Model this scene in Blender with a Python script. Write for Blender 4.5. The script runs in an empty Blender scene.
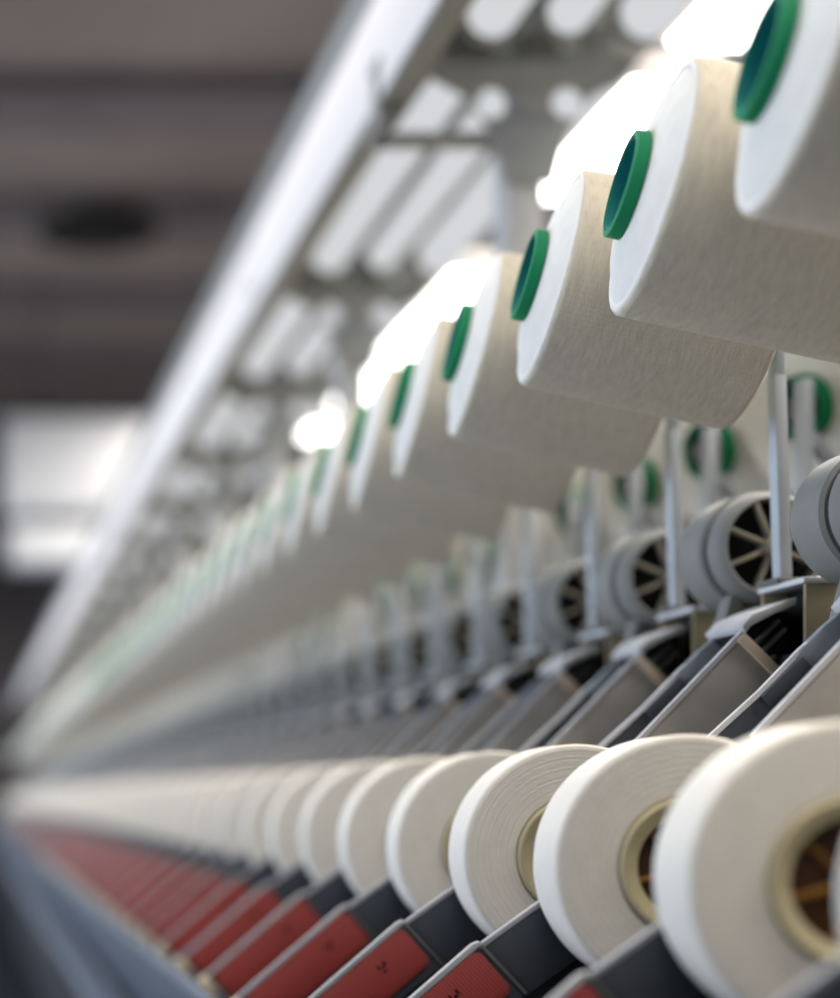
import bpy, bmesh, math, random
from mathutils import Vector, Matrix
random.seed(4)
P = 0.24                  # spacing between two winding positions, metres
H = 4.7 * P               # lens height above the floor
C = bpy.context.scene.collection
PI = math.pi

def W(a, d, b):           # a: across the machine, d: along it, b: height about the lens (in spacings)
    return Vector((a * P, d * P, b * P + H))

# ------------------------------------------------------------------ materials
def nodes(name):
    m = bpy.data.materials.new(name); m.use_nodes = True
    nt = m.node_tree; nt.nodes.clear()
    o = nt.nodes.new('ShaderNodeOutputMaterial'); p = nt.nodes.new('ShaderNodeBsdfPrincipled')
    nt.links.new(p.outputs[0], o.inputs[0])
    return m, nt, p

def mat(name, col, rough=0.5, metal=0.0, var=0.08, scale=30.0, bump=0.0, stretch=None):
    m, nt, p = nodes(name)
    tc = nt.nodes.new('ShaderNodeTexCoord'); mp = nt.nodes.new('ShaderNodeMapping')
    nt.links.new(tc.outputs['Object'], mp.inputs[0])
    if stretch: mp.inputs['Scale'].default_value = stretch
    n = nt.nodes.new('ShaderNodeTexNoise'); n.inputs['Scale'].default_value = scale; n.inputs['Detail'].default_value = 4
    nt.links.new(mp.outputs[0], n.inputs['Vector'])
    r = nt.nodes.new('ShaderNodeValToRGB')
    r.color_ramp.elements[0].position = 0.3; r.color_ramp.elements[1].position = 0.7
    r.color_ramp.elements[0].color = tuple(c * (1 - var) for c in col) + (1,)
    r.color_ramp.elements[1].color = tuple(min(1, c * (1 + var)) for c in col) + (1,)
    nt.links.new(n.outputs['Fac'], r.inputs[0]); nt.links.new(r.outputs[0], p.inputs['Base Color'])
    p.inputs['Roughness'].default_value = min(0.9, rough + 0.2); p.inputs['Specular IOR Level'].default_value = 0.2; p.inputs['Metallic'].default_value = metal
    if bump:
        b = nt.nodes.new('ShaderNodeBump'); b.inputs['Strength'].default_value = bump; b.inputs['Distance'].default_value = 0.002
        nt.links.new(n.outputs['Fac'], b.inputs['Height']); nt.links.new(b.outputs[0], p.inputs['Normal'])
    return m

def yarn(name, col, axis, rings=False):
    """wound thread: fine bands across the winding axis with a slight criss-cross"""
    m, nt, p = nodes(name)
    tc = nt.nodes.new('ShaderNodeTexCoord')
    hs = []
    for k, (ang, sc) in enumerate(((0.22, 150.0), (-0.22, 150.0))):
        mp = nt.nodes.new('ShaderNodeMapping')
        if axis == 'X': mp.inputs['Rotation'].default_value = (0, ang * 0.6, ang)
        w = nt.nodes.new('ShaderNodeTexWave'); w.inputs['Scale'].default_value = sc
        if rings:
            w.wave_type = 'RINGS'; w.rings_direction = axis; w.inputs['Scale'].default_value = 60 + 35 * k
        else:
            w.bands_direction = axis
        w.inputs['Distortion'].default_value = 3.0; w.inputs['Detail'].default_value = 3; w.inputs['Detail Scale'].default_value = 2.0
        nt.links.new(tc.outputs['Object'], mp.inputs[0]); nt.links.new(mp.outputs[0], w.inputs['Vector'])
        hs.append(w)
    n = nt.nodes.new('ShaderNodeTexNoise'); n.inputs['Scale'].default_value = 260; n.inputs['Detail'].default_value = 5
    mpn = nt.nodes.new('ShaderNodeMapping'); mpn.inputs['Scale'].default_value = (1.0, 0.25, 0.25) if axis == 'X' else (0.25, 1, 0.25)
    nt.links.new(tc.outputs['Object'], mpn.inputs[0]); nt.links.new(mpn.outputs[0], n.inputs['Vector'])
    a1 = nt.nodes.new('ShaderNodeMath'); a1.operation = 'ADD'
    nt.links.new(hs[0].outputs['Fac'], a1.inputs[0]); nt.links.new(hs[1].outputs['Fac'], a1.inputs[1])
    a2 = nt.nodes.new('ShaderNodeMath'); a2.operation = 'MULTIPLY_ADD'; a2.inputs[1].default_value = 0.25
    nt.links.new(a1.outputs[0], a2.inputs[0]); nt.links.new(n.outputs['Fac'], a2.inputs[2])
    r = nt.nodes.new('ShaderNodeValToRGB')
    r.color_ramp.elements[0].position = 0.3; r.color_ramp.elements[1].position = 1.0
    r.color_ramp.elements[0].color = tuple(c * (0.93 if rings else 0.76) for c in col) + (1,)
    r.color_ramp.elements[1].color = tuple(min(1, c * 1.06) for c in col) + (1,)
    nt.links.new(a2.outputs[0], r.inputs[0]); nt.links.new(r.outputs[0], p.inputs['Base Color'])
    b = nt.nodes.new('ShaderNodeBump'); b.inputs['Strength'].default_value = 0.35 if rings else 0.6; b.inputs['Distance'].default_value = 0.0012
    nt.links.new(a2.outputs[0], b.inputs['Height']); nt.links.new(b.outputs[0], p.inputs['Normal'])
    p.inputs['Roughness'].default_value = 0.9
    p.inputs['Specular IOR Level'].default_value = 0.15
    return m

def hatch(name, col):
    m, nt, p = nodes(name)
    tc = nt.nodes.new('ShaderNodeTexCoord'); mp = nt.nodes.new('ShaderNodeMapping')
    mp.inputs['Rotation'].default_value = (0, 0.75, 0)
    w = nt.nodes.new('ShaderNodeTexWave'); w.bands_direction = 'X'; w.inputs['Scale'].default_value = 110
    w.inputs['Distortion'].default_value = 0.6
    nt.links.new(tc.outputs['Object'], mp.inputs[0]); nt.links.new(mp.outputs[0], w.inputs['Vector'])
    r = nt.nodes.new('ShaderNodeValToRGB')
    r.color_ramp.elements[0].color = tuple(c * 0.75 for c in col) + (1,)
    r.color_ramp.elements[1].color = tuple(c * 1.1 for c in col) + (1,)
    nt.links.new(w.outputs['Fac'], r.inputs[0]); nt.links.new(r.outputs[0], p.inputs['Base Color'])
    b = nt.nodes.new('ShaderNodeBump'); b.inputs['Strength'].default_value = 0.3; b.inputs['Distance'].default_value = 0.001
    nt.links.new(w.outputs['Fac'], b.inputs['Height']); nt.links.new(b.outputs[0], p.inputs['Normal'])
    p.inputs['Roughness'].default_value = 0.5
    return m

def emit(name, col, s):
    m = bpy.data.materials.new(name); m.use_nodes = True
    nt = m.node_tree; nt.nodes.clear()
    o = nt.nodes.new('ShaderNodeOutputMaterial'); e = nt.nodes.new('ShaderNodeEmission')
    e.inputs[0].default_value = col + (1,); e.inputs[1].default_value = s
    nt.links.new(e.outputs[0], o.inputs[0])
    return m

M = dict(
    cone=yarn('cream cone yarn', (0.69, 0.625, 0.505), 'X'),
    end=mat('pale yarn end', (0.76, 0.735, 0.68), 0.9, var=0.04, scale=60, bump=0.15),
    pack=yarn('cream package yarn', (0.74, 0.695, 0.62), 'Y', rings=True),
    green=mat('green tube plastic', (0.012, 0.24, 0.10), 0.5, var=0.08, scale=20),
    teal=mat('teal tube reflection', (0.015, 0.24, 0.24), 0.35, var=0.1, scale=20),  # teal puts the bluish reflection inside the green tube into colour
    tan=mat('tan card core', (0.47, 0.41, 0.26), 0.6, var=0.12),
    brown=mat('dark brown chuck', (0.055, 0.026, 0.012), 0.35, var=0.3),
    amber=mat('amber chuck jaw', (0.30, 0.14, 0.03), 0.4, var=0.2),  # amber reflection in the dark core, put into the colour of small bars
    slate=mat('slate grey plastic', (0.062, 0.067, 0.08), 0.5, var=0.08, bump=0.1, scale=80),
    red=hatch('hatched red plastic', (0.36, 0.048, 0.04)),
    ink=mat('dark print', (0.02, 0.01, 0.01), 0.6),
    trim=mat('pale grey edge', (0.62, 0.62, 0.63), 0.45, var=0.06),
    plate=mat('brushed grey plate', (0.44, 0.405, 0.36), 0.5, 0.15, var=0.16, scale=14, stretch=(1, 1, 1)),
    endtan=mat('tan end block', (0.66, 0.53, 0.39), 0.6, var=0.15, scale=24),
    coveredge=mat('grey cover edge', (0.42, 0.42, 0.43), 0.45, var=0.06),
    cap=mat('light grey metal cap', (0.50, 0.51, 0.52), 0.4, 0.2, var=0.08),
    black=mat('black interior', (0.012, 0.014, 0.015), 0.6, var=0.2),
    rib=mat('dull rib grey', (0.13, 0.13, 0.125), 0.55, var=0.1),
    armhead=mat('blue grey painted arm', (0.26, 0.29, 0.33), 0.4, 0.1, var=0.08),
    olive=mat('olive beige bracket', (0.30, 0.25, 0.155), 0.5, var=0.2, scale=12),
    rust=mat('orange brown bracket pad', (0.30, 0.11, 0.03), 0.6, var=0.2),
    post=mat('white enamel post', (0.38, 0.41, 0.44), 0.35, 0.1, var=0.05),
    housing=mat('pale housing grey', (0.20, 0.203, 0.19), 0.45, var=0.07),
    groove=mat('dark groove', (0.05, 0.05, 0.05), 0.6),
    spoke=mat('beige spoke', (0.26, 0.235, 0.18), 0.5, var=0.12),
    mesh=mat('pale blue mesh', (0.36, 0.42, 0.45), 0.5, var=0.35, scale=140, bump=0.5),
    beam=mat('white painted steel', (0.86, 0.80, 0.765), 0.45, var=0.03, scale=6),
    pipe=mat('pale grey painted pipe', (0.74, 0.745, 0.77), 0.4, var=0.04, scale=6),
    stand=mat('grey painted steel', (0.26, 0.265, 0.255), 0.5, var=0.06),
    column=mat('pale grey painted steel', (0.44, 0.44, 0.43), 0.5, var=0.04),
    tray=mat('grey overhead tray', (0.15, 0.165, 0.165), 0.6, var=0.08, scale=4),
    body=mat('dark machine body', (0.028, 0.031, 0.036), 0.55, var=0.15),
    rail=mat('blue grey rail', (0.06, 0.073, 0.095), 0.45, 0.1, var=0.08, scale=8),
    railedge=mat('pale rail edge', (0.18, 0.20, 0.23), 0.45, 0.1, var=0.08, scale=8),
    floor=mat('dark sealed floor', (0.012, 0.015, 0.021), 0.75, var=0.2, scale=3),
    ceil=mat('brown grey ceiling', (0.27, 0.225, 0.205), 0.8, var=0.14, scale=0.6),
    ceilbeam=mat('dark ceiling beam', (0.17, 0.15, 0.152), 0.8, var=0.14, scale=0.6),
    vent=mat('dark ceiling fan', (0.02, 0.018, 0.017), 0.7),
    wall=mat('dark end wall', (0.06, 0.056, 0.062), 0.8, var=0.2, scale=0.7),
    sidewall=mat('pale side wall', (0.45, 0.42, 0.385), 0.8, var=0.04, scale=1),
    duct=mat('white duct sheet', (0.42, 0.43, 0.45), 0.5, var=0.03, scale=2),
    pipeglow=emit('added pipe glow', (0.92, 0.94, 0.97), 0.72),  # glow added to brighten the overhead pipes
    lamp=emit('white lamp diffuser', (1.0, 0.985, 0.97), 6.5),
)

# ------------------------------------------------------------------ mesh builder (all in spacings)
class MB:
    def __init__(s): s.bm = bmesh.new(); s.mats = []; s.cur = 0
    def use(s, m):
        if m not in s.mats: s.mats.append(m)
        s.cur = s.mats.index(m); return s
    def face(s, vs):
        try: f = s.bm.faces.new(vs)
        except ValueError: return
        f.material_index = s.cur; f.smooth = True
    def prism(s, poly, y0, y1):              # poly: list of (a, b) extruded along the machine
        A = [s.bm.verts.new((a * P, y0 * P, b * P)) for a, b in poly]
        B = [s.bm.verts.new((a * P, y1 * P, b * P)) for a, b in poly]
        n = len(poly)
        s.face(A); s.face(B[::-1])
        for i in range(n): s.face((A[i], B[i], B[(i + 1) % n], A[(i + 1) % n]))
        return s
    def box(s, a0, a1, y0, y1, b0, b1): return s.prism([(a0, b0), (a1, b0), (a1, b1), (a0, b1)], y0, y1)
    def lathe(s, prof, axis='X', seg=64, c=(0, 0, 0)):   # closed (x, r) profile swept round an axis
        rings = []
        for i in range(seg):
            t = 2 * PI * i / seg; ct, st = math.cos(t), math.sin(t); row = []
            for x, r in prof:
                if axis == 'X': v = (x, r * ct, r * st)
                elif axis == 'Y': v = (r * ct, x, r * st)
                else: v = (r * ct, r * st, x)
                row.append(s.bm.verts.new(((v[0] + c[0]) * P, (v[1] + c[1]) * P, (v[2] + c[2]) * P)))
            rings.append(row)
        n = len(prof)
        for i in range(seg):
            R0, R1 = rings[i], rings[(i + 1) % seg]
            for j in range(n): s.face((R0[j], R0[(j + 1) % n], R1[(j + 1) % n], R1[j]))
        return s
    def rod(s, p0, p1, r, seg=16):
        p0, p1 = Vector(p0), Vector(p1); d = (p1 - p0).normalized()
        u = d.orthogonal().normalized(); w = d.cross(u)
        A, B = [], []
        for i in range(seg):
            t = 2 * PI * i / seg; o = (u * math.cos(t) + w * math.sin(t)) * r
            A.append(s.bm.verts.new((p0 + o) * P)); B.append(s.bm.verts.new((p1 + o) * P))
        s.face(A); s.face(B[::-1])
        for i in range(seg): s.face((A[i], B[i], B[(i + 1) % seg], A[(i + 1) % seg]))
        return s
    def bar(s, p0, p1, w, y0, y1):           # flat bar between two (a, b) points
        a0, b0 = p0; a1, b1 = p1; L = math.hypot(a1 - a0, b1 - b0); nx, nz = -(b1 - b0) / L * w / 2, (a1 - a0) / L * w / 2
        return s.prism([(a0 + nx, b0 + nz), (a0 - nx, b0 - nz), (a1 - nx, b1 - nz), (a1 + nx, b1 + nz)], y0, y1)
    def mesh(s, name, bevel=0.0):
        bmesh.ops.recalc_face_normals(s.bm, faces=s.bm.faces[:])
        if bevel:
            es = [e for e in s.bm.edges if len(e.link_faces) == 2 and e.calc_face_angle(0) > 0.5]
            bmesh.ops.bevel(s.bm, geom=es, offset=bevel * P, segments=2, affect='EDGES', profile=0.5, clamp_overlap=True)
        me = bpy.data.meshes.new(name); s.bm.to_mesh(me); s.bm.free()
        for m in s.mats: me.materials.append(M[m])
        for f in me.polygons: f.use_smooth = True
        me.set_sharp_from_angle(angle=math.radians(38))
        return me

def part(name, mb, parent=None, bevel=0.0, label=None):
    o = bpy.data.objects.new(name, mb.mesh(name, bevel)); C.objects.link(o)
    if parent: o.parent = parent
    if label: o['label'] = label
    return o
def tag(o, label, cat, group=None):
    o['label'] = label; o['category'] = cat
    if group: o['group'] = group
    return o
def thing(name, loc, rot=(0, 0, 0)):
    o = bpy.data.objects.new(name, None); o.empty_display_size = 0.02; C.objects.link(o)
    o.location = loc; o.rotation_euler = rot; return o
def copy_tree(o, parent=None):
    c = o.copy(); C.objects.link(c)
    if parent: c.parent = parent
    for ch in o.children: copy_tree(ch, c)
    return c
def struct(name, mb, bevel=0.0):
    o = part(name, mb, None, bevel); o['kind'] = 'structure'; return o

ORD = ['first', 'second', 'third', 'fourth', 'fifth', 'sixth', 'seventh', 'eighth', 'ninth', 'tenth', 'eleventh', 'twelfth',
       'thirteenth', 'fourteenth', 'fifteenth', 'sixteenth']
def nth(k, near):                                   # "nearest", "second nearest", ...
    return near if k == 0 else ORD[k] + ' ' + near

def row(proto, far, n, n_parts, n_named, place, label_fn, far_label, cat, group):
    """one object per winding position; past n_parts the copies are too small for parts"""
    name = proto.name
    out = []
    for k in range(n):
        if k == 0: o = proto
        elif k < n_parts: o = copy_tree(proto)
        else: o = bpy.data.objects.new(name, far); C.objects.link(o)
        o.location = place(k)
        if k >= n_parts: o.rotation_euler = proto.rotation_euler
        tag(o, label_fn(k) if k < n_named else far_label, cat, group)
        out.append(o)
    return out

def arc(cx, cy, r, t0, t1, n):
    return [(cx + r * math.cos(t0 + (t1 - t0) * i / n), cy + r * math.sin(t0 + (t1 - t0) * i / n)) for i in range(n + 1)]

N = 78
NP = 26
TILT = math.radians(13.3)
YAW = -0.13
BYAW = -0.30

# ------------------------------------------------------------------ supply cones on the creel
RB, RS, L = 0.424, 0.442, 0.83
def tube_r(x): return 0.169 - 0.012 * x / 0.97
def yarn_prof(seg=5):
    x0, x1, e = 0.08, 0.08 + L, 0.03
    p = [(0.03, tube_r(0.03) - 0.004), (0.033, tube_r(0) + 0.02), (0.05, 0.30)]
    p += [(x0, RB - e)] if seg < 2 else [(x0 + 0.004, RB - e * 1.3)] + [(x0 + e - e * math.cos(t), RB - e + e * math.sin(t)) for t in [PI / 2 * i / seg for i in range(seg + 1)]]
    p += [(x1 - e + e * math.sin(t), RS - e + e * math.cos(t)) for t in [PI / 2 * i / max(seg, 1) for i in range(max(seg, 1) + 1)]]
    p += [(x1, tube_r(x1) - 0.004)]
    return p
def tube_prof(far=False):
    t = 0.016
    if far: return [(0.002, tube_r(0)), (0.1, tube_r(0.1)), (0.985, tube_r(0.945)), (0.985, tube_r(0.945) - t), (0.002, tube_r(0) - t)]
    return [(-0.02, tube_r(0) - 0.002), (-0.016, tube_r(0) + 0.008), (0.025, tube_r(0) + 0.010), (0.03, tube_r(0.03)), (0.1, tube_r(0.1)), (0.985, tube_r(0.945)),
            (0.985, tube_r(0.945) - t), (0.86, tube_r(0.86) - t), (0.03, tube_r(0.03) - t), (-0.02, tube_r(0) - t + 0.004)]
def make_cone():
    r = thing('yarn_cone', (0, 0, 0))
    o = part('yarn_winding', MB().use('cone').lathe(yarn_prof(), 'X', 96), r)
    o.data.materials.append(M['end'])
    for f in o.data.polygons:
        if abs(f.normal.x) > 0.75: f.material_index = 1
    part('tube', MB().use('green').lathe(tube_prof(), 'X', 72), r, label='green plastic tube')
    t = 0.0165
    part('tube_reflection', MB().use('teal').lathe([(-0.015, tube_r(0.02) - t), (0.94, tube_r(0.94) - t), (0.94, tube_r(0.94) - t - 0.005), (-0.015, tube_r(0.02) - t - 0.003)], 'X', 72), r, label='teal reflection painted inside the tube')
    return r
def far_cone():
    mb = MB().use('cone').lathe(yarn_prof(2), 'X', 40); mb.use('end').lathe([(0.029, tube_r(0) + 0.02), (0.033, RB - 0.07), (0.079, RB - 0.035), (0.081, RB - 0.035), (0.081, tube_r(0) + 0.02)], 'X', 40); mb.use('green').lathe(tube_prof(True), 'X', 32)
    return mb.mesh('yarn_cone')
cone = make_cone(); fcone = far_cone()
cone.rotation_euler = (0, TILT, YAW)
row(cone, fcone, N, NP, 14, lambda k: W(2.272, 4.78 + k, 2.11),
    lambda k: 'cream yarn cone on a green tube, ' + nth(k, 'nearest') + ' in the upper aisle-side row' if k else
    'large cream yarn cone cut off by the top right corner, nearest of the upper row',
    'blurred cream yarn cone far along the upper aisle-side row', 'yarn cone', 'yarn cones in the upper aisle-side row')
bcone = copy_tree(cone); bcone.rotation_euler = (0, TILT, PI - BYAW)
row(bcone, fcone, N - 6, NP, 7, lambda k: W(4.025 + 0.955 * math.cos(TILT) * math.cos(BYAW), 8.1 + k - 0.955 * math.cos(TILT) * math.sin(BYAW), 1.88 + 0.955 * math.sin(TILT)),
    lambda k: 'cream yarn cone seen narrow end first behind the posts, ' + nth(k, 'nearest') + ' in the rear row',
    'blurred cream yarn cone far along the rear row behind the posts', 'yarn cone', 'yarn cones in the rear row')

# ------------------------------------------------------------------ posts that carry the cones
ax = lambda t: (2.272 + t * math.cos(TILT) * math.cos(YAW), 2.11 - t * math.sin(TILT), 0.02 + t * math.cos(TILT) * math.sin(YAW))      # a point on the cone axis
def make_post(far=False):
    # local origin on top of the bracket at a=3.25, b=0.855
    oa, ob = 3.225, 0.855
    w = 0.034
    up = MB().use('post').prism([(0.02, 0), (0.07, 0), (0.045, 0.84), (-0.005, 0.84)], -w, w)
    hx, hz = ax(1.03)[0] - oa, ax(1.03)[1] - ob
    pl = MB().use('post').prism([(0.0, 0.80), (0.042, 0.80), (0.034, hz + 0.05), (0.0, hz + 0.05)], -w * 0.9, w * 0.9)
    p0, p1 = ax(0.30), ax(0.985)
    peg = MB().use('rib').rod((p0[0] - oa, p0[2], p0[1] - ob), (p1[0] - oa, p1[2], p1[1] - ob), 0.05)
    nose = MB().use('rib').lathe([(0, 0.01), (0, 0.095), (0.06, 0.115), (0.12, 0.115), (0.12, 0.01)], 'X', 32)
    foot = MB().use('rib').box(-0.02, 0.13, -0.09, 0.09, 0.0, 0.022)
    if far:
        mb = MB().use('post').prism([(0.02, 0), (0.07, 0), (0.045, 0.84), (-0.005, 0.84)], -w, w)
        mb.prism([(0.0, 0.80), (0.042, 0.80), (0.034, hz + 0.05), (0.0, hz + 0.05)], -w, w)
        mb.use('rib').rod((p0[0] - oa, p0[2], p0[1] - ob), (p1[0] - oa, p1[2], p1[1] - ob), 0.05, 8)
        for x in (up, pl, peg, nose, foot): x.bm.free()
        return mb.mesh('creel_post')
    nose.bm.free()
    r = thing('creel_post', (0, 0, 0))
    part('upright', up, r, 0.004); part('peg_plate', pl, r, 0.003); part('peg', peg, r, label='dark rod reaching into the cone tube')
    part('foot', foot, r, 0.004, label='dark grey foot')
    return r
post = make_post()
row(post, make_post(True), N, NP, 12, lambda k: W(3.245, 4.76 + k, 0.855),
    lambda k: 'flat white upright post holding a yarn cone, ' + nth(k - 2, 'nearest') + ' in view on the aisle side' if k > 1 else
    ('white post holding the largest yarn cone past the right edge', 'white post holding the second largest yarn cone past the right edge')[k],
    'thin white post blurred far along the aisle-side row', 'post', 'aisle-side cone posts')

def make_back_post(far=False):
    oa, ob = 3.965, 0.855
    def up(mb): return mb.use('post').prism([(-0.035, -0.295), (0.025, -0.295), (0.03, 1.12), (-0.03, 1.12)], -0.042, 0.042)
    def st(mb): return mb.use('post').bar((0.03, 0.86), (0.62, 0.02), 0.05, -0.03, 0.03)
    tipx, tipz = 4.025 - oa, 1.88 - ob; c, s = math.cos(TILT), math.sin(TILT)
    def pg(mb): return mb.use('rib').rod((tipx - 0.08 * c, 0.16 - 0.03, tipz - 0.08 * s), (tipx + 0.6 * c, 0.16 - 0.6 * c * math.sin(BYAW), tipz + 0.6 * s), 0.05)
    if far: return pg(st(up(MB()))).mesh('creel_post')
    r = thing('creel_post', (0, 0, 0))
    part('upright', up(MB()), r, 0.004); part('strut', st(MB()), r, 0.003); part('peg', pg(MB()), r, label='dark rod reaching into the cone tube')
    return r
bpost = make_back_post()
row(bpost, make_back_post(True), N - 6, NP, 7, lambda k: W(3.965, 7.94 + k, 0.855),
    lambda k: 'white rear post with slanting strut, ' + nth(k, 'nearest') + ' in front of the green tube ends',
    'thin white post blurred far along the rear row', 'post', 'rear cone posts')

# ------------------------------------------------------------------ brackets under the posts
def make_bracket(far=False):
    # local origin at body top (b=0.56), a=3.25, centre along the machine
    f = lambda mb: mb.use('olive')
    def plate(mb): return mb.use('olive').box(0.0, 0.55, -0.185, -0.165, 0, 0.285)
    def top(mb): return mb.use('cap').box(-0.015, 0.13, -0.20, 0.18, 0.272, 0.295)
    def back(mb): return mb.use('olive').box(0.0, 0.5, 0.16, 0.18, 0, 0.272)
    def core(mb): return mb.use('black').box(0.10, 0.5, -0.165, 0.16, 0, 0.272)
    def pad(mb): return mb.use('rust').box(0.22, 0.34, -0.195, -0.185, 0.05, 0.17)
    if far: return core(back(top(plate(MB())))).mesh('clamp_bracket')
    r = thing('clamp_bracket', (0, 0, 0))
    part('front_plate', plate(MB()), r, 0.003, 'olive beige front plate'); part('top_flange', top(MB()), r, 0.004, 'pale grey top flange')
    part('rear_plate', back(MB()), r, 0.003); part('core', core(MB()), r, 0, 'black core'); part('pad', pad(MB()), r, 0.003, 'orange brown pad')
    return r
br = make_bracket()
row(br, make_bracket(True), N, NP, 10, lambda k: W(3.255, 4.69 + k, 0.56),
    lambda k: 'olive metal bracket under the ' + nth(k - 2, 'nearest') + ' white aisle-side post in view' if k > 1 else
    ('olive bracket under the post of the largest cone', 'olive bracket under the post of the second largest cone')[k],
    'olive bracket blurred far along the foot of the posts', 'bracket', 'brackets under the aisle-side posts')

# ------------------------------------------------------------------ spoked drums between the posts
def make_drum(far=False):
    # local origin on the axis; body top is 0.49 below
    def shell(mb): return mb.use('housing').lathe([(0.0, 0.20), (0.0, 0.24), (0.015, 0.255), (0.22, 0.255), (0.22, 0.20)], 'Y', 56)
    def groove(mb): return mb.use('groove').lathe([(-0.03, 0.19), (-0.03, 0.232), (0.0, 0.232), (0.0, 0.19)], 'Y', 56)
    def ring(mb): return mb.use('housing').lathe([(-0.13, 0.198), (-0.135, 0.206), (-0.12, 0.222), (-0.09, 0.235), (-0.03, 0.24), (-0.03, 0.198)], 'Y', 56)
    def disc(mb): return mb.use('black').lathe([(-0.04, 0.012), (-0.04, 0.20), (0.20, 0.20), (0.20, 0.012)], 'Y', 40)
    def hub(mb): return mb.use('spoke').lathe([(-0.16, 0.01), (-0.16, 0.035), (-0.145, 0.045), (-0.06, 0.045), (-0.06, 0.01)], 'Y', 24)
    def spoke(mb, i):
        t = PI / 8 + i * PI / 4
        return mb.use('spoke').bar((0.04 * math.cos(t), 0.04 * math.sin(t)), (0.205 * math.cos(t), 0.205 * math.sin(t)), 0.018, -0.13, -0.09)
    def legs(mb, x): return mb.use('housing').bar((x * 0.12, -0.20), (x * 0.2, -0.49), 0.06, -0.06, 0.04)
    if far:
        mb = hub(disc(ring(groove(shell(MB())))))
        for x in (-1, 1): legs(mb, x)
        return mb.mesh('winding_drum')
    r = thing('winding_drum', (0, 0, 0))
    part('housing', shell(MB()), r); part('groove', groove(MB()), r, 0, 'dark groove'); part('rim', ring(MB()), r)
    part('core', disc(MB()), r, 0, 'black inside'); part('hub', hub(MB()), r, 0, 'beige hub')
    for i in range(8): part('spoke', spoke(MB(), i), r, 0.003, 'beige spoke')
    for x in (-1, 1): part('leg', legs(MB(), x), r, 0.004)
    return r
drum = make_drum()
drums = row(drum, make_drum(True), N - 1, NP, 8, lambda k: W(3.38, 6.14 + k, 1.05),
    lambda k: 'pale grey spoked drum, ' + nth(k, 'nearest') + ' in the line behind the posts' if k else
    'pale grey drum with mesh disc, cut off by the right edge',
    'grey drum blurred far along the line between the posts', 'drum', 'spoked drums between the posts')
part('mesh_disc', MB().use('mesh').lathe([(-0.175, 0.005), (-0.17, 0.11), (-0.15, 0.185), (-0.135, 0.195), (-0.125, 0.005)], 'Y', 40), drums[0], 0, 'pale blue grey mesh disc')

# ------------------------------------------------------------------ side plates and lifting arms on the slope
def make_side_plate(far=False):
    F0, F1 = (2.62, 0.205), (3.05, 0.65)
    def panel(mb): return mb.use('plate').prism([(2.625, 0.19), (3.035, 0.615), (3.195, 0.455), (3.19, 0.01), (3.07, -0.21), (2.80, -0.04)], 0.0, 0.016)
    def edge(mb): return mb.use('trim').prism([(2.61, 0.21), (3.043, 0.66), (3.055, 0.645), (2.622, 0.195)], -0.004, 0.018)
    def endb(mb): return mb.use('endtan').prism([(3.048, 0.645), (3.02, 0.615), (3.17, 0.465), (3.20, 0.495)], -0.015, 0.02)
    def cap(mb): return mb.use('cap').prism([(3.03, 0.668), (3.07, 0.715), (3.15, 0.75), (3.245, 0.785), (3.245, 0.755), (3.15, 0.715), (3.07, 0.672), (3.048, 0.645)], -0.02, 0.31)
    def vent(mb): return mb.use('black').prism([(3.06, 0.64), (3.245, 0.74), (3.245, 0.565), (3.195, 0.565), (3.195, 0.48)], 0.05, 0.28)
    def rib(mb, i):
        q = ((3.10, 0.60, 3.20, 0.70), (3.125, 0.565, 3.225, 0.665), (3.15, 0.525, 3.185, 0.56))[i]
        return mb.use('rib').bar(q[:2], q[2:], 0.014, 0.02, 0.05)
    if far: return vent(cap(endb(edge(panel(MB()))))).mesh('side_plate')
    r = thing('side_plate', (0, 0, 0))
    part('panel', panel(MB()), r, 0.003); part('edge_strip', edge(MB()), r, 0, 'pale bright edge strip')
    part('end_block', endb(MB()), r, 0.004, 'tan end block'); part('cap', cap(MB()), r, 0.004, 'light grey sloping cap')
    v = part('vent', vent(MB()), r, 0, 'black vent')
    for i in range(3): part('rib', rib(MB(), i), v, 0.003)
    return r
sp = make_side_plate()
row(sp, make_side_plate(True), N - 1, NP, 8, lambda k: W(0, 5.574 + k, 0),
    lambda k: 'sloping grey side plate with tan end block above the packages, ' + nth(k, 'nearest') + ' of its row' if k else
    'sloping grey side plate at the right edge above the largest package',
    'sloping grey side plate blurred far along the slope', 'machine plate', 'side plates on the slope')

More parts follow.
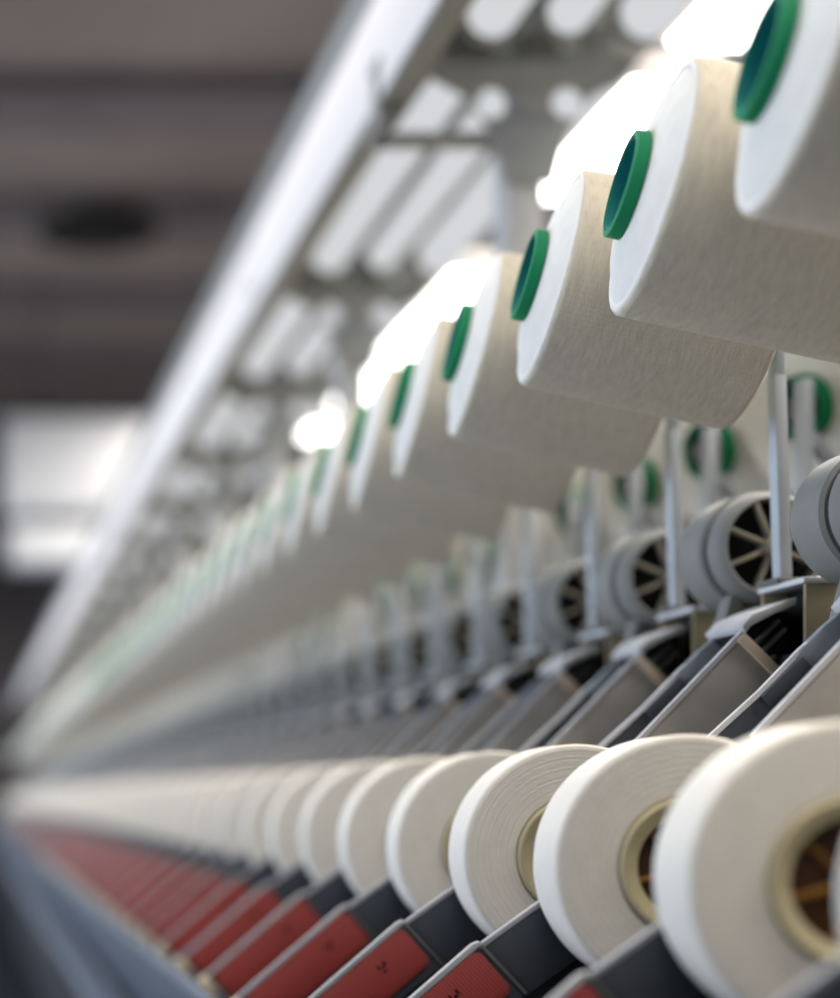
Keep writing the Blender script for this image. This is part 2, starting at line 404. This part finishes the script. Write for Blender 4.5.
def make_arm(far=False):
    def arm(mb): return mb.use('slate').prism([(2.46, 0.075), (2.78, 0.365), (2.925, 0.515), (3.03, 0.60), (3.195, 0.425), (3.19, 0.0), (3.05, -0.24), (2.80, -0.44), (2.62, -0.1)], 0.0, 0.016)
    def edge(mb): return mb.use('trim').prism([(2.45, 0.08), (2.775, 0.375), (2.92, 0.525), (3.03, 0.615), (3.035, 0.60), (2.93, 0.512), (2.785, 0.362), (2.46, 0.066)], -0.004, 0.018)
    def head(mb): return mb.use('armhead').prism([(2.90, 0.49), (2.92, 0.52), (3.0, 0.60), (3.08, 0.665), (3.16, 0.70), (3.24, 0.715), (3.24, 0.56), (3.10, 0.46), (3.0, 0.39)], -0.012, 0.03)
    def hole(mb): return mb.use('black').lathe([(-0.016, 0.004), (-0.016, 0.035), (0.0, 0.035), (0.0, 0.004)], 'Y', 20, (3.10, 0, 0.565))
    def latch(mb): return mb.use('slate').prism([(2.775, 0.355), (2.915, 0.495), (2.955, 0.455), (2.81, 0.32)], -0.03, 0.0)
    if far: return head(edge(arm(MB()))).mesh('lifting_arm')
    r = thing('lifting_arm', (0, 0, 0))
    part('arm', arm(MB()), r, 0.003); part('edge_strip', edge(MB()), r, 0, 'pale bright edge strip')
    h = part('head', head(MB()), r, 0.006, 'rounded blue grey arm head'); part('hole', hole(MB()), h, 0, 'dark hole')
    part('latch', latch(MB()), r, 0.006)
    return r
arm = make_arm()
row(arm, make_arm(True), N - 1, NP, 8, lambda k: W(0, 5.875 + k, 0),
    lambda k: 'dark slate sloping arm with a latch, beside the ' + nth(k, 'nearest') + ' grey side plate',
    'dark slate sloping arm blurred far along the slope', 'machine arm', 'lifting arms on the slope')

# ------------------------------------------------------------------ wound packages
R0, T0 = 0.428, 0.30
def pack_prof(seg=5):
    e = 0.022
    p = [(0.012, 0.222), (0.0, 0.235)]
    p += [(e - e * math.cos(t), R0 - e + e * math.sin(t)) for t in [PI / 2 * i / seg for i in range(seg + 1)]]
    p += [(T0 - e + e * math.sin(t), R0 - e + e * math.cos(t)) for t in [PI / 2 * i / seg for i in range(seg + 1)]]
    p += [(T0, 0.222)]
    return p
def core_prof(): return [(-0.014, 0.20), (-0.02, 0.208), (-0.02, 0.218), (-0.012, 0.226), (0.03, 0.226), (0.31, 0.224), (0.31, 0.168), (0.0, 0.168), (-0.008, 0.172)]
def make_pack(far=False):
    def chuck(mb): return mb.use('brown').lathe([(0.05, 0.02), (0.05, 0.12), (0.07, 0.166), (0.25, 0.166), (0.25, 0.02)], 'Y', 40)
    def glint(mb, i):
        t = i * 2 * PI / 6 + 0.3
        return mb.use('amber').bar((0.05 * math.cos(t), 0.05 * math.sin(t)), (0.155 * math.cos(t), 0.155 * math.sin(t)), 0.016, 0.03, 0.075)
    def hub(mb): return mb.use('rib').lathe([(0.0, 0.008), (0.0, 0.035), (0.06, 0.05), (0.06, 0.008)], 'Y', 24)
    if far:
        mb = MB().use('pack').lathe(pack_prof(2), 'Y', 44); mb.use('tan').lathe(core_prof(), 'Y', 30)
        return chuck(mb).mesh('yarn_package')
    r = thing('yarn_package', (0, 0, 0))
    part('yarn_winding', MB().use('pack').lathe(pack_prof(), 'Y', 128), r)
    part('core_tube', MB().use('tan').lathe(core_prof(), 'Y', 80), r, 0, 'tan tube in the middle')
    c = part('chuck', chuck(MB()), r, 0, 'dark brown chuck')
    part('spindle', MB().use('rib').rod((0, 0.02, 0), (0, 0.354, 0), 0.0195, 12), c)
    part('hub', hub(MB()), c)
    for i in range(6): part('glint', glint(MB(), i), c, 0.003, 'amber chuck jaw')
    return r
pk = make_pack(); pk.rotation_euler = (0, 0, -math.radians(5))
row(pk, make_pack(True), N + 1, NP, 12, lambda k: W(2.335, 3.40 + k, -0.222),
    lambda k: 'flat round cream yarn package, ' + nth(k, 'nearest') + ' in the lower row' if k else
    'sliver of cream yarn package at the lower right edge, nearest of the lower row',
    'blurred cream yarn package far along the lower row', 'yarn package', 'yarn packages in the lower row')

# ------------------------------------------------------------------ red and slate unit covers below the packages
K = (1.75, -0.495)
def frame(o, ang):
    c, s = math.cos(ang), math.sin(ang)
    return lambda q, h: (o[0] + q * c - h * s, o[1] + q * s + h * c)
fr = frame(K, math.radians(41)); fs = frame(K, math.radians(36))
def rounded(f, q0, q1, h0, h1, r, n=5):
    out = []
    for cq, ch, t0 in ((q1 - r, h1 - r, 0), (q0 + r, h1 - r, PI / 2), (q0 + r, h0 + r, PI), (q1 - r, h0 + r, 1.5 * PI)):
        out += [f(cq + r * math.cos(t0 + PI / 2 * i / n), ch + r * math.sin(t0 + PI / 2 * i / n)) for i in range(n + 1)]
    return out
def make_cover(far=False):
    def upper(mb): return mb.use('slate').prism([fs(0.0, -0.03), fs(0.80, -0.03), fs(0.80, -0.25), fs(0.02, -0.25)], 0.0, 0.024)
    def lower(mb): return mb.use('slate').prism([fr(-0.65, -0.012), fr(0.01, -0.012), fr(0.035, -0.25), fr(-0.65, -0.22)], 0.0, 0.024)
    def redp(mb): return mb.use('red').prism(rounded(fr, -0.63, -0.012, -0.205, -0.02, 0.03), -0.010, 0.02)
    def e1(mb): return mb.use('coveredge').prism([fr(-0.66, 0.004), fr(-0.012, 0.004), fr(0.012, -0.004), fr(0.012, -0.018), fr(-0.66, -0.014)], -0.006, 0.024)
    def e2(mb): return mb.use('coveredge').prism([fs(0.0, -0.012), fs(0.80, -0.016), fs(0.80, -0.032), fs(0.0, -0.030)], -0.003, 0.024)
    def e3(mb): return mb.use('rib').prism([fr(0.0, -0.02), fr(0.012, -0.02), fr(0.020, -0.245), fr(0.008, -0.245)], -0.008, 0.02)
    def mount(mb): return mb.use('black').prism([fr(-0.62, -0.222), fr(0.03, -0.252), fs(0.78, -0.25), fs(0.78, -0.62), fs(0.05, -0.62), fr(-0.55, -0.60)], 0.006, 0.022)
    def clip(mb): return mb.use('endtan').prism([fr(-0.70, 0.0), fr(-0.655, 0.0), fr(-0.655, -0.10), fr(-0.70, -0.10)], -0.02, 0.06)
    def mark(mb):
        mb.use('ink')
        for q, h, dq, dh in ((-0.195, -0.095, 0.0, 0.014), (-0.18, -0.098, 0.004, 0.004), (-0.165, -0.092, 0.0, 0.012), (-0.19, -0.115, 0.012, 0.0)):
            mb.prism([fr(q, h), fr(q + 0.008 + dq, h), fr(q + 0.008 + dq, h + 0.008 + dh), fr(q, h + 0.008 + dh)], -0.0115, -0.0095)
        return mb
    if far: return mount(e2(e1(redp(lower(upper(MB())))))).mesh('unit_cover')
    r = thing('unit_cover', (0, 0, 0))
    part('upper_panel', upper(MB()), r, 0.003, 'slate grey upper panel'); lo = part('lower_panel', lower(MB()), r, 0.003, 'dark frame round the red panel')
    rp = part('red_panel', redp(MB()), r, 0.004, 'red hatched panel'); part('emblem', mark(MB()), rp, 0, 'small dark emblem')
    part('edge_strip', e1(MB()), r, 0.003, 'pale grey edge strip'); part('edge_strip', e2(MB()), r, 0.003, 'pale grey edge strip')
    part('divider', e3(MB()), r, 0.002); part('mount', mount(MB()), r, 0, 'black mount'); part('clip', clip(MB()), r, 0.004, 'tan clip')
    return r
uc = make_cover()
row(uc, make_cover(True), N + 1, NP, 12, lambda k: W(0, 3.755 + k, 0),
    lambda k: 'slanting red and slate cover with pale edge under the packages, ' + nth(k, 'nearest') + ' of its row' if k else
    'slate cover end at the lower right corner, nearest of the row of covers',
    'blurred red cover far along the row under the packages', 'machine cover', 'red covers under the packages')

# ------------------------------------------------------------------ long machine members
Y0, Y1 = 2.2, N + 5.5
def long_thing(name, parts_, label, cat):
    r = thing(name, W(3.6, Y0, -4.7))
    for nm, mb, bev in parts_:
        o = part(nm, mb, None, bev); o.parent = r
        o.location = Vector((0, 0, H)) - r.location
    return tag(r, label, cat)
long_thing('machine_body', [('casing', MB().use('body').prism([(1.75, -4.7), (1.75, -1.42), (2.165, -0.995), (3.06, -0.265), (3.2, 0.0), (3.2, 0.56), (4.6, 0.56), (4.6, -4.7)], Y0, Y1), 0.01)],
           'long dark machine casing running away under all the plates and packages', 'machine')
long_thing('trough_rail', [('channel', MB().use('rail').prism([(1.2, -1.42), (1.2, -0.985), (1.235, -0.985), (1.24, -1.0), (1.75, -1.25), (1.75, -1.42)], Y0, Y1), 0.004),
                           ('lip', MB().use('railedge').box(1.185, 1.21, Y0, Y1, -1.03, -0.975), 0.004)],
           'blue grey rail along the lower ends of the red covers', 'rail')
long_thing('lower_rail', [('channel', MB().use('rail').box(1.17, 1.75, Y0, Y1, -1.84, -1.52), 0.01),
                          ('lip', MB().use('railedge').box(1.14, 1.18, Y0, Y1, -1.92, -1.80), 0.006)],
           'lower blue grey rail with a pale lip, next to the dark aisle', 'rail')

# ------------------------------------------------------------------ overhead frame
AY0, AY1 = 4.0, 92.0
STANDS = [11.1, 15.9] + [19.75 + 4.0 * i for i in range(17)]
GAPS = [(6.6, 10.85)] + [(STANDS[i] + 0.22, STANDS[i + 1] - 0.25) for i in range(len(STANDS) - 1)]
def at0(name, mb, label, cat, bevel=0.0):
    r = thing(name, W(3.6, AY0, 5)); return r
long_thing('overhead_beam', [('web', MB().use('beam').box(2.72, 2.80, AY0, AY1, 4.60, 5.33), 0.015),
                             ('shaded_flange', MB().use('stand').box(2.72, 2.92, AY0, AY1, 4.56, 4.60), 0.01),  # darker grey puts the shade under the white beam into colour
                             ('upper_flange', MB().use('stand').box(2.72, 3.06, AY0, AY1, 5.33, 5.62), 0.01)],
           'wide white overhead beam sloping up from the left edge to the top', 'beam')
for (a, r, w) in ((3.37, 0.165, 'in the line beside the white beam'), (3.86, 0.14, 'in the middle line'), (4.36, 0.175, 'in the line beside the strip lights')):
    t = thing('glowing_pipe', (0, 0, 0))  # pale overhead pipes; their glow is added for brightness
    part('tube', MB().use('pipeglow').lathe([(0.08, 0.01), (0.08, r - 0.03), (0.12, r), (4.18, r), (4.22, r - 0.03), (4.22, 0.01)], 'Y', 32), t, 0, 'white tube with added glow')
    for y in (0.0, 4.22): part('end_cap', MB().use('stand').lathe([(y, 0.01), (y, r + 0.015), (y + 0.08, r + 0.015), (y + 0.08, 0.01)], 'Y', 32), t, 0, 'grey end cap')
    for y in (0.5, 3.8): part('clip', MB().use('stand').box(-0.03, 0.03, y - 0.03, y + 0.03, r - 0.02, 0.605), t)
    for k, (d0, d1) in enumerate(GAPS):
        o = t if k == 0 else copy_tree(t)
        o.location = W(a, d0, 5.02); o.scale = (1, (d1 - d0) / 4.3, 1)
        tag(o, ('pale overhead pipe with added glow, ' + nth(k, 'nearest') + ' ' + w) if k < 4 else 'pipe with added glow blurred far off ' + w, 'tube light', 'glowing pipes ' + w)
long_thing('overhead_tray', [('sheet', MB().use('tray').box(2.72, 4.85, AY0, AY1, 5.62, 5.68), 0.01)],
           'flat grey tray above the pale overhead pipes', 'tray')

def make_stand():
    r = thing('frame_stand', (0, 0, 0))          # local origin: machine centre 3.67, body top 0.56
    oz = 0.56
    z = lambda b: b - oz
    part('column', MB().use('column').box(-0.13, 0.10, -0.15, 0.15, 0, z(4.45)), r, 0.01, 'white upright column')
    g = [(-0.66, z(4.80)), (0.68, z(4.80)), (0.68, z(4.70)), (0.40, z(4.56)), (0.24, z(4.30)), (0.16, z(4.0)), (-0.16, z(4.0)), (-0.24, z(4.30)), (-0.40, z(4.56)), (-0.66, z(4.70))]
    gus = part('gusset', MB().use('stand').prism(g, -0.18, -0.15), r)
    for x in (-0.25, 0.25):                       # two round holes cut through the gusset
        cut = part('cutter', MB().use('stand').rod((x, -0.3, z(4.52)), (x, 0.0, z(4.52)), 0.105, 32))
        md = gus.modifiers.new('hole', 'BOOLEAN'); md.operation = 'DIFFERENCE'; md.object = cut; md.solver = 'EXACT'
        bpy.context.view_layer.update()
        me = bpy.data.meshes.new_from_object(gus.evaluated_get(bpy.context.evaluated_depsgraph_get()))
        gus.modifiers.clear(); gus.data = me; bpy.data.objects.remove(cut)
    gus.data.name = 'gusset'
    part('cross_arm', MB().use('stand').box(-0.97, 0.97, -0.13, 0.13, z(4.80), z(4.86)), r, 0.008)
    part('lower_arm', MB().use('stand').box(-1.0, -0.12, -0.09, 0.05, z(4.30), z(4.37)), r, 0.008)
    part('hanger', MB().use('stand').box(-0.97, -0.90, -0.09, 0.05, z(4.30), z(4.80)), r, 0.008)
    part('brace', MB().use('stand').bar((-0.92, z(4.37)), (-0.62, z(4.80)), 0.09, -0.05, 0.05), r, 0.008)
    return r
st = make_stand()
for k, d in enumerate(STANDS):
    o = st if k == 0 else copy_tree(st)
    if k:                                             # only the nearest stand carries the lower side arm
        for ch in list(o.children):
            if ch.name.split('.')[0] in ('lower_arm', 'hanger', 'brace'): bpy.data.objects.remove(ch)
    o.location = W(3.67, d, 0.56)
    tag(o, ('grey T-shaped overhead stand with round holes, ' + nth(k, 'nearest') + ' along the frame') if k < 4 else 'grey T-shaped overhead stand blurred far along the frame', 'stand', 'overhead frame stands')

def make_lamp():
    r = thing('strip_light', (0, 0, 0))
    part('housing', MB().use('beam').prism([(-0.36, 0.0), (0.36, 0.0), (0.22, 0.16), (-0.22, 0.16)], 0.0, 4.25), r, 0.01, 'white lamp housing')
    part('diffuser', MB().use('lamp').prism([(-0.32, 0.0), (-0.26, -0.06), (0.26, -0.06), (0.32, 0.0)], 0.06, 4.19), r, 0.01, 'glowing diffuser')
    for y in (0.5, 3.7): part('hanger', MB().use('stand').box(0.17, 0.21, y - 0.02, y + 0.02, 0.14, 0.99), r)
    return r
lp = make_lamp()
for k, (d0, d1) in enumerate(((6.07, 10.33), (10.77, 12.9), (14.7, 17.4), (17.7, 19.8), (20.8, 21.5))):
    o = lp if k == 0 else copy_tree(lp)
    o.location = W(4.60, d0, 4.63); o.scale = (1, (d1 - d0) / 4.25, 1)
    tag(o, 'glowing white strip light above the cones, ' + nth(k, 'nearest') + ' of the line', 'strip light', 'strip lights above the cones')

# ------------------------------------------------------------------ hall
D1 = 118.0
M['floor'].node_tree.nodes['Principled BSDF'].inputs['Specular IOR Level'].default_value = 0.08
struct('floor', MB().use('floor').box(-40 , 70, -15, D1, -4.9, -4.7)).location = (0, 0, H)
struct('ceiling', MB().use('ceil').box(-40, 70, -15, D1, 26, 26.4)).location = (0, 0, H)
struct('wall_end', MB().use('wall').box(-40, 70, D1, D1 + 0.6, -4.9, 26.4)).location = (0, 0, H)
struct('wall_right', MB().use('sidewall').box(22, 22.6, -15, D1, -4.7, 26)).location = (0, 0, H)
for k, d in enumerate((13.7, 25.7, 37.7, 49.7, 61.7, 73.7, 85.7, 97.7, 109.7)):
    struct('trim_%d' % (k + 1), MB().use('ceilbeam').box(-40, 70, d - 1.7, d + 1.7, 25.1, 26.0)).location = (0, 0, H)
fan = thing('ceiling_fan', W(5.9, 74, 26))
part('mount', MB().use('vent').lathe([(-0.8, 0.1), (-0.8, 0.8), (-0.0, 0.8), (0.0, 0.1)], 'Z', 24), fan)
part('hood', MB().use('vent').lathe([(-1.6, 0.1), (-1.5, 1.5), (-1.2, 2.6), (-0.8, 2.6), (-0.8, 0.1)], 'Z', 36), fan)
tag(fan, 'dark round fan hood hanging from the brown ceiling', 'ceiling fan')
def duct(name, a0, a1, d0, b0, b1, label, top=26):
    r = thing(name, W((a0 + a1) / 2, d0, b0))
    w = (a1 - a0) / 2
    part('body', MB().use('duct').box(-w, w, 0, 3, 0, b1 - b0), r, 0.06)
    part('flange', MB().use('pipe').box(-w - 0.1, w + 0.1, 0.8, 1.0, -0.1, b1 - b0 + 0.1), r, 0.02)
    for x in (-w * 0.7, w * 0.7): part('hanger', MB().use('vent').box(x - 0.03, x + 0.03, 1.47, 1.53, b1 - b0, top - b0), r)
    return tag(r, label, 'duct')
duct('air_duct', 1.7, 11.5, 70, 12.1, 15.9, 'large white air duct hanging in the far left background')
duct('air_duct', 1.95, 9.5, 70, 9.9, 11.4, 'smaller white duct below the large one in the far background', 12.0)

# ------------------------------------------------------------------ light
w = bpy.data.worlds.new('hall air'); bpy.context.scene.world = w; w.use_nodes = True
w.node_tree.nodes['Background'].inputs[0].default_value = (0.80, 0.86, 0.92, 1)
w.node_tree.nodes['Background'].inputs[1].default_value = 0.05
def area(name, loc, target, sx, sy, power, col):
    l = bpy.data.lights.new(name, 'AREA'); l.shape = 'RECTANGLE'; l.size = sx * P; l.size_y = sy * P; l.energy = power; l.color = col
    o = bpy.data.objects.new(name, l); C.objects.link(o); o.location = loc
    o.rotation_euler = (Vector(target) - Vector(loc)).to_track_quat('-Z', 'Y').to_euler()
    return o
area('window_daylight', W(-16, 10, 3), W(0, 10, 2), 24, 12, 228, (0.72, 0.82, 0.985))
area('far_window_daylight', W(-16, 57, 3), W(0, 57, 2), 66, 12, 540, (0.72, 0.82, 0.985))
area('aisle_lamps', W(1.0, 25, 13), W(1.6, 25, 0), 78, 6, 310, (1.0, 0.94, 0.86))
area('near_fill', W(-0.5, -6, 10), W(2.5, 6, 0), 5, 5, 7, (1.0, 0.95, 0.89))  # unseen fill added for the faces turned to the lens
area('ceiling_fill', W(-30, 78, 18), W(10, 80, 26), 70, 8, 220, (0.95, 0.93, 0.95))  # unseen light added to brighten the far ceiling and ducts
area('rear_aisle_lamps', W(12, 49, 15), W(9, 49, 1), 102, 8, 3000, (1.0, 0.93, 0.85))

# ------------------------------------------------------------------ camera
F, VPU, VPV = 1680.0, -35.0, 798.0
cam = bpy.data.cameras.new('camera'); co = bpy.data.objects.new('camera', cam); C.objects.link(co)
co.location = (0, 0, H); co.rotation_euler = (PI / 2, 0, 0)
cam.sensor_fit = 'HORIZONTAL'; cam.sensor_width = 36; cam.lens = 36 * F / 840
cam.shift_x = (420 - VPU) / 840; cam.shift_y = (VPV - 499) / 840
cam.clip_start = 0.02; cam.clip_end = 200
cam.dof.use_dof = True; cam.dof.focus_distance = 6.1 * P; cam.dof.aperture_fstop = 1.9
sc = bpy.context.scene; sc.camera = co
vs = sc.view_settings; vs.view_transform = 'Standard'; vs.look = 'None'; vs.gamma = 1; vs.use_curve_mapping = False; vs.exposure = 0.0
